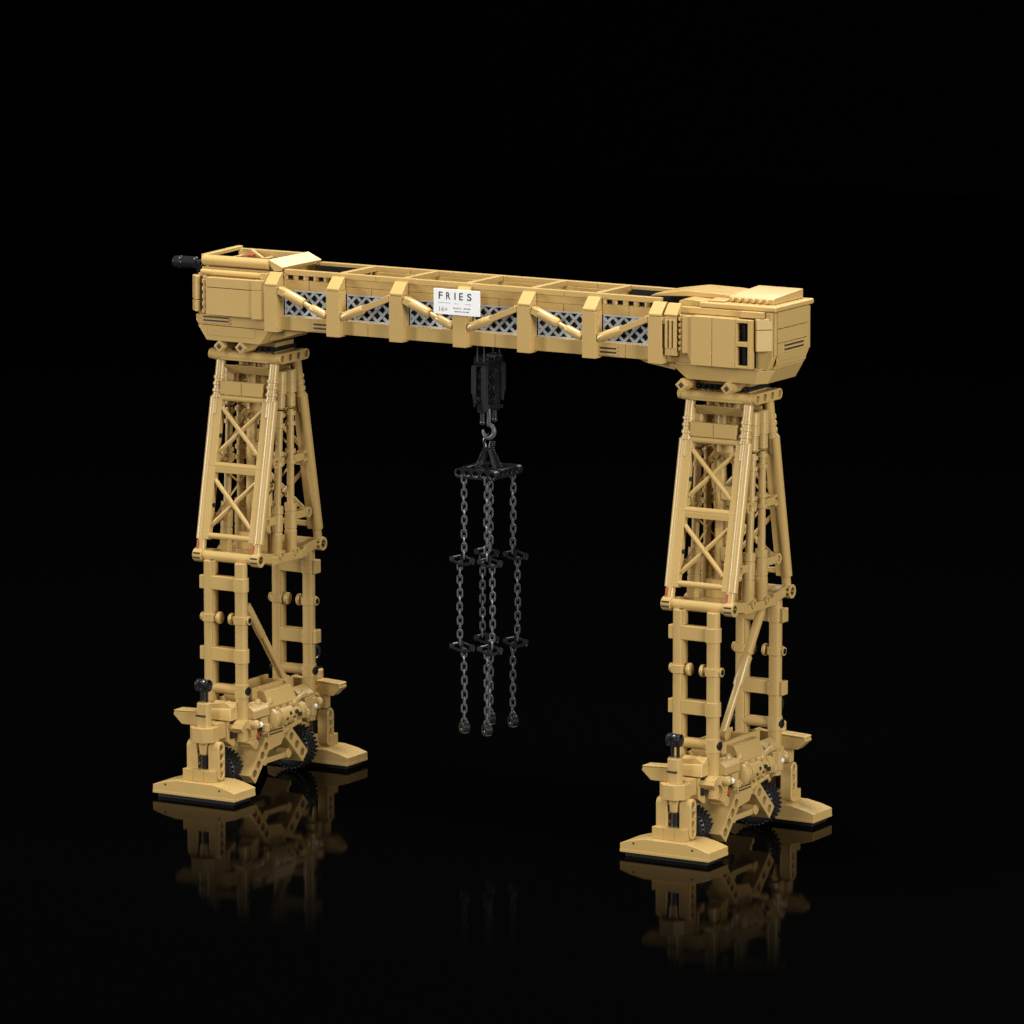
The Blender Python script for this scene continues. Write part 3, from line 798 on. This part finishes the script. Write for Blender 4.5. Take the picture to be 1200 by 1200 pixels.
b = M()      # the far jacks carry a thin eye instead of the ball joint
b.sweep([(0.0,-0.05,6.5),(0.0,0.0,7.0),(0.05,0.0,7.3)]+[(0.30*math.sin(math.radians(-170+k*24)),0,7.78-0.45*math.cos(math.radians(-170+k*24))*-1*-1) for k in range(14)],0.085,n=8)
b.box(-0.3,0.3,-0.3,0.3,6.4,6.7)
eye_me = b.done('eyelet', CHAR, None, bevel=0.0)
# ---- repeats: second ladder, second outrigger, second wheel, then the whole second tower
def back_ladder(x):        # the same frame with its rungs overhanging on the other side
    q = copy_tree(ladder, crane, (x,4.24,0))
    for c in q.children:
        if c.name.startswith('rung'): c.location.x += 0.66*S
back_ladder(-CX)
def back_outrigger(x):
    q = copy_tree(outr, crane, (x,6.95,0), PI)
    for c in list(q.children):
        if c.name.startswith('ball_joint'): bpy.data.objects.remove(c)
    e = eye_me.copy(); COL.objects.link(e); e.parent = q
back_outrigger(-CX+0.05)
copy_tree(wheel, crane, (-CX-0.3,-4.65,1.54))
copy_tree(carriage, crane, (36.0-CX,0,0))
tower2 = copy_tree(tower, crane, (36.0-CX,0,0))
r2 = sorted([c for c in tower2.children if c.name.startswith('roller')], key=lambda c: c.location.x)
r2[0].location.x = -1.96*S; r2[1].location.x = 1.35*S
for x in (36.0-CX,):
    copy_tree(ladder, crane, (x,-4.24,0)); back_ladder(x)
    copy_tree(outr, crane, (x-0.05,-6.95,0)); back_outrigger(x+0.05)
    copy_tree(wheel, crane, (x-0.3,4.65,1.54)); copy_tree(wheel, crane, (x-0.3,-4.65,1.54))

bpy.data.objects.remove(eye_me)

# ================================================================== hook block, hanging in the middle
HX = 17.95
hook = thing('hook_block', 'black pulley block with hook hanging on cords under the girder', 'hook block', (HX,0,24.6))
b = M(); zo = -24.6
Z = lambda z: z+zo
b.box(-0.28,0.28,-0.95,0.95,Z(27.2),Z(29.5))
b.box(-0.42,0.42,-0.8,0.8,Z(29.52),Z(29.95)); b.box(-0.5,0.5,-1.05,1.05,Z(29.97),Z(30.2))
for y in (-0.8,0.0,0.8): b.cyl((-0.56,y,Z(30.28)),(0.56,y,Z(30.28)),0.22,n=14)
for y in (-0.75, 0.75): b.box(-0.2,0.2,y-0.16,y+0.16,Z(30.2),Z(30.6))
block = b.done('pulley_housing', CHAR, hook, bevel=0.04)
for sx in (-1, 1):
    for sy in (-1, 1):
        b = M(); lo = 26.85 if sx*sy < 0 else 27.35
        b.prism([(sy*0.9,Z(lo+0.1)),(sy*1.08,Z(lo)),(sy*1.3,Z(lo+0.75)),(sy*1.38,Z(28.0)),(sy*1.38,Z(29.75)),(sy*1.2,Z(29.95)),(sy*0.9,Z(29.8))], 'xz' if False else 'yz', *sorted((sx*0.22, sx*0.52)))
        b.done('side_plate', STEEL, block, bevel=0.05)
for sx in (-1, 1):
    b = M()
    for z, r in ((29.1,0.40),(28.3,0.46),(27.55,0.36)):
        b.lathe((sx*0.25,0,Z(z)),(sx*0.6,0,Z(z)),[(0,r),(0.35,r),(0.45,r*0.6),(0.7,r*0.6),(0.75,r*0.85),(1,r*0.85)],14)
        for k in range(9):
            a = 2*PI*k/9; b.box(sx*0.42-0.1,sx*0.42+0.1,r*1.05*math.cos(a)-0.07,r*1.05*math.cos(a)+0.07,Z(z)+r*1.05*math.sin(a)-0.07,Z(z)+r*1.05*math.sin(a)+0.07)
    b.beam((sx*0.4,-0.8,Z(28.75)),(sx*0.4,0.8,Z(27.95)),0.14,0.2); b.beam((sx*0.5,-0.95,Z(27.2)),(sx*0.5,0.95,Z(27.0)),0.16,0.24)
    b.done('pulley', CHAR, block, bevel=0.02)
for sy in (-1, 1):
    b = M()
    for z, r in ((29.2,0.30),(28.45,0.34),(27.7,0.28)):
        b.lathe((0,sy*0.92,Z(z)),(0,sy*1.25,Z(z)),[(0,r),(0.4,r),(0.5,r*0.5),(1,r*0.5)],12)
        b.box(-0.34,0.34,min(sy*0.9,sy*1.02),max(sy*0.9,sy*1.02),Z(z)-0.09,Z(z)+0.09)
    b.box(-0.25,0.25,min(sy*0.5,sy*1.05),max(sy*0.5,sy*1.05),Z(26.75),Z(27.3))
    b.done('gear', CHAR, block, bevel=0.02)
for x, y in ((-0.25,-1.0),(0.25,-1.0),(-0.25,1.0),(0.25,1.0)):
    b = M(); b.cyl((x,y,Z(30.1)),(x,y,Z(32.0)),0.045,n=8); b.done('cord', CORD, hook, bevel=0.0)
for y in (-0.8, 0.8):
    b = M(); b.cyl((0,y,Z(26.9)),(0,y,Z(26.1)),0.15,n=12); b.sphere((0,y,Z(26.1)),0.19,10,8); b.done('pendant_pin', STEEL, block, bevel=0.0)
b = M()
b.sweep([(0,0,Z(26.95)),(0.04,0,Z(26.5)),(0.02,0,Z(26.1)),(0,0,Z(25.9))],0.14,n=10)
pts = []
for k in range(19):
    a = math.radians(100 - 290*k/18); pts.append((0.42*math.cos(a), 0, Z(25.42)+0.44*math.sin(a)))
b.sweep(pts, [0.15]*6+[0.16]*9+[0.13,0.11,0.09,0.06], n=10)
b.done('hook', CHAIN, hook, bevel=0.0)

# ================================================================== chain sling on the hook
sling = thing('chain_sling', 'dark grey square spreader frame with four long hanging chains', 'chain sling', (HX,0,5.4))
zo2 = -5.4
Z2 = lambda z: z+zo2
F = 1.28; G = 1.52
b = M()
for s in (-1, 1):
    b.liftarm((-F,s*G,Z2(22.75)),(0,1,0),(F,s*G,Z2(22.75)),5,w=0.66,t=0.5,hr=0.2)
    b.liftarm((s*(F-0.02),-G+0.62,Z2(22.78)),(1,0,0),(s*(F-0.02),G-0.62,Z2(22.78)),4,w=0.6,t=0.48,hr=0.18)
b.box(-F+0.26,F-0.26,-0.3,0.3,Z2(22.7),Z2(22.95))
spread = b.done('spreader_frame', CHAR, sling, bevel=0.04)
b = M()
for sx, sy in ((-1,-1),(1,-1),(1,1),(-1,1)):
    b.beam((sx*0.75,sy*0.34,Z2(22.92)),(sx*0.2,sy*0.14,Z2(24.2)),0.2,0.26)
b.box(-0.32,0.32,-0.2,0.2,Z2(24.1),Z2(24.35))
b.sweep([(-0.2,0,Z2(24.2)),(-0.34,0,Z2(24.7)),(-0.22,0,Z2(25.1)),(0.05,0,Z2(25.2))],0.12,n=10)
b.sweep([(0.1,0,Z2(24.3)),(0.2,0,Z2(24.75)),(0.42,0,Z2(24.72)),(0.38,0,Z2(24.45))],0.12,n=10)
b.done('yoke', CHAR, sling, bevel=0.03)
def link(b, c, ang, L=0.72, Wd=0.43, r=0.062, tilt=0.0):
    pts = []; R = Wd/2-r; h = L/2-r-R
    ca, sa = math.cos(ang), math.sin(ang)
    for k in range(7): t = PI*k/6; pts.append((R*math.cos(t), h+R*math.sin(t)))
    for k in range(7): t = PI+PI*k/6; pts.append((R*math.cos(t), -h+R*math.sin(t)))
    b.sweep([(c[0]+u*ca+tilt*v, c[1]+u*sa, c[2]+v) for u, v in pts], r, True, 6)
base_a = math.radians(30.4)
def chain(x, y, ox, oy):
    b = M(); pitch = 0.455
    runs = ((22.35,17.35,0.0),(16.55,11.5,1.0),(10.75,6.05,0.0))
    for zt, zb_, f in runs:
        n = int(round((zt-zb_)/pitch)); st = (zt-zb_)/n
        px, py = x+ox*f, y+oy*f
        ph = random.uniform(-0.12,0.12)
        for k in range(n+1):
            jx, jy = random.uniform(-.02,.02), random.uniform(-.02,.02)
            link(b, (px+jx,py+jy,Z2(zt-k*st)), base_a + ph + (PI/2 if k % 2 else 0) + random.uniform(-.15,.15))
    c = b.done('chain', CHAIN, sling, bevel=0.0)
    for zc in (16.95, 11.12):
        b = M(); a = math.radians(random.uniform(18,34))
        D = V((math.cos(a),math.sin(a),-0.10)).normalized(); cx, cy = x+ox*0.5, y+oy*0.5
        C = V((cx,cy,Z2(zc)))
        hz = V((-D.y,D.x,0)); s = (hz*0.55+V((0,0,0.83))).normalized()
        lp = []
        for k in range(28):
            t = 2*PI*k/28; rr = 0.40+0.36*abs(math.cos(t))**3
            lp.append(C + D*(rr*math.cos(t)) + s*(0.30*math.sin(t)))
        b.sweep(lp, 0.095, True, 8)
        b.beam(C-s*0.3, C+s*0.3, 0.2, 0.16, D)
        nn = D.cross(s)
        b.cyl(C+D*0.68-nn*0.16, C+D*0.68+nn*0.16, 0.2, n=14); b.cyl(C-D*0.68-nn*0.12, C-D*0.68+nn*0.12, 0.17, n=14)
        b.cyl(C-V((0,0,0.42)), C+V((0,0,0.42)), 0.11, n=10)
        b.done('clip', CHAR, c, bevel=0.0)
    b = M()
    b.ring((x-0.12,y-0.2,Z2(5.72)),(x+0.12,y+0.2,Z2(5.72)),0.4,0.2,16); b.sphere((x,y,Z2(5.56)),0.27,12,8)
    b.done('end_weight', CHAR, c, bevel=0.03)
ax, ay = 0.87, 1.70
chain(-ax,-ay,-0.34,0.0); chain(ax,-ay,0.42,0.0); chain(-ax,ay,-0.62,0.0); chain(ax,ay,0.36,0.0)

# ================================================================== floor and backdrop
def floor_mat():
    # black acrylic sheet: gloss mask shaped to fade the reflection out away from the model
    m = bpy.data.materials.new('polished_black_floor'); m.use_nodes = True
    nt = m.node_tree; N = nt.nodes; L = nt.links
    N.remove(N['Principled BSDF']); out = N['Material Output']
    g = N.new('ShaderNodeNewGeometry'); sp = N.new('ShaderNodeSeparateXYZ'); L.new(g.outputs['Position'], sp.inputs[0])
    def mth(op, a, c=None):
        n = N.new('ShaderNodeMath'); n.operation = op
        for i, q in enumerate((a, c)):
            if q is None: continue
            if isinstance(q, (int, float)): n.inputs[i].default_value = q
            else: L.new(q, n.inputs[i])
        return n.outputs[0]
    dx = mth('MAXIMUM', mth('SUBTRACT', mth('ABSOLUTE', mth('SUBTRACT', sp.outputs['X'], 0.18)), 0.21), 0.0)
    dy = mth('MAXIMUM', mth('SUBTRACT', mth('ABSOLUTE', sp.outputs['Y']), 0.07), 0.0)
    dist = mth('SQRT', mth('ADD', mth('MULTIPLY', dx, dx), mth('MULTIPLY', dy, dy)))
    refl_fade = mth('POWER', mth('MAXIMUM', mth('SUBTRACT', 1.0, mth('DIVIDE', dist, 0.31)), 0.0), 1.6)
    ns = N.new('ShaderNodeTexNoise'); ns.inputs['Scale'].default_value = 40; ns.inputs['Detail'].default_value = 5
    L.new(g.outputs['Position'], ns.inputs['Vector'])
    gl = N.new('ShaderNodeBsdfGlossy'); gl.inputs['Color'].default_value = (1,0.94,0.88,1)
    L.new(mth('ADD', mth('MULTIPLY', ns.outputs['Fac'], 0.04), 0.03), gl.inputs['Roughness'])
    df = N.new('ShaderNodeBsdfDiffuse'); df.inputs['Color'].default_value = (0.0008,0.0008,0.0008,1)
    mx = N.new('ShaderNodeMixShader')
    L.new(mth('MULTIPLY', refl_fade, 0.135), mx.inputs['Fac']); L.new(df.outputs[0], mx.inputs[1]); L.new(gl.outputs[0], mx.inputs[2])
    L.new(mx.outputs[0], out.inputs['Surface'])
    return m
b = M(); b.box(-250, 290, -330, 330, -2.0, 0.0)
fl = b.done('floor', floor_mat(), None, bevel=0.0); fl['kind'] = 'structure'
bk = mat('black_backdrop_paper', (0.0012,0.0012,0.0012), 0.95, spec=0.0, vary=0.0)
b = M(); b.box(-420, 290, 331, 335, -2.0, 330); bd = b.done('backdrop', bk, None, bevel=0.0); bd['kind'] = 'structure'

# ================================================================== lamps
def area(name, loc, tgt, sx, sy, power, col=(1,0.97,0.92)):
    d = bpy.data.lights.new(name, 'AREA'); d.shape = 'RECTANGLE'; d.size = sx; d.size_y = sy; d.energy = power; d.color = col
    o = bpy.data.objects.new(name, d); COL.objects.link(o); o.location = loc
    o.rotation_euler = (V(tgt)-V(loc)).to_track_quat('-Z','Y').to_euler()
    return o
WH = (1,0.985,0.96)
area('softbox_top', (0.12,-0.05,1.75), (0.18,0,0.1), 0.9, 0.5, 44, WH)
area('softbox_front', (0.25,-2.3,1.05), (0.18,0,0.14), 0.5, 0.7, 17, WH)
area('softbox_left', (-1.9,-1.15,0.62), (0.15,0,0.16), 0.3, 1.1, 38, WH)
area('softbox_side', (2.1,-0.65,0.65), (0.2,0,0.14), 0.4, 1.1, 36, WH)
area('softbox_back', (0.15,1.4,1.35), (0.18,0,0.25), 1.3, 0.4, 11, WH)

w = bpy.data.worlds.new('World'); SC.world = w; w.use_nodes = True
w.node_tree.nodes['Background'].inputs['Color'].default_value = (0.001,0.001,0.001,1)
w.node_tree.nodes['Background'].inputs['Strength'].default_value = 0.5

# ================================================================== camera
cd = bpy.data.cameras.new('camera'); cam = bpy.data.objects.new('camera', cd); COL.objects.link(cam)
yaw, pit = math.radians(30.42), math.radians(9.52)
cam.location = (2.2959,-3.574,0.8967); cam.rotation_euler = (PI/2-pit, 0, yaw)
cd.sensor_width = 36; cd.lens = 36*7473.0/1200; cd.clip_start = 0.05; cd.clip_end = 60
SC.camera = cam
SC.view_settings.view_transform = 'Standard'; SC.view_settings.look = 'None'
SC.view_settings.exposure = 0; SC.view_settings.gamma = 1; SC.view_settings.use_curve_mapping = False
SC.render.engine = 'CYCLES'
SC.cycles.use_denoising = True
SC.cycles.max_bounces = 8; SC.cycles.diffuse_bounces = 3
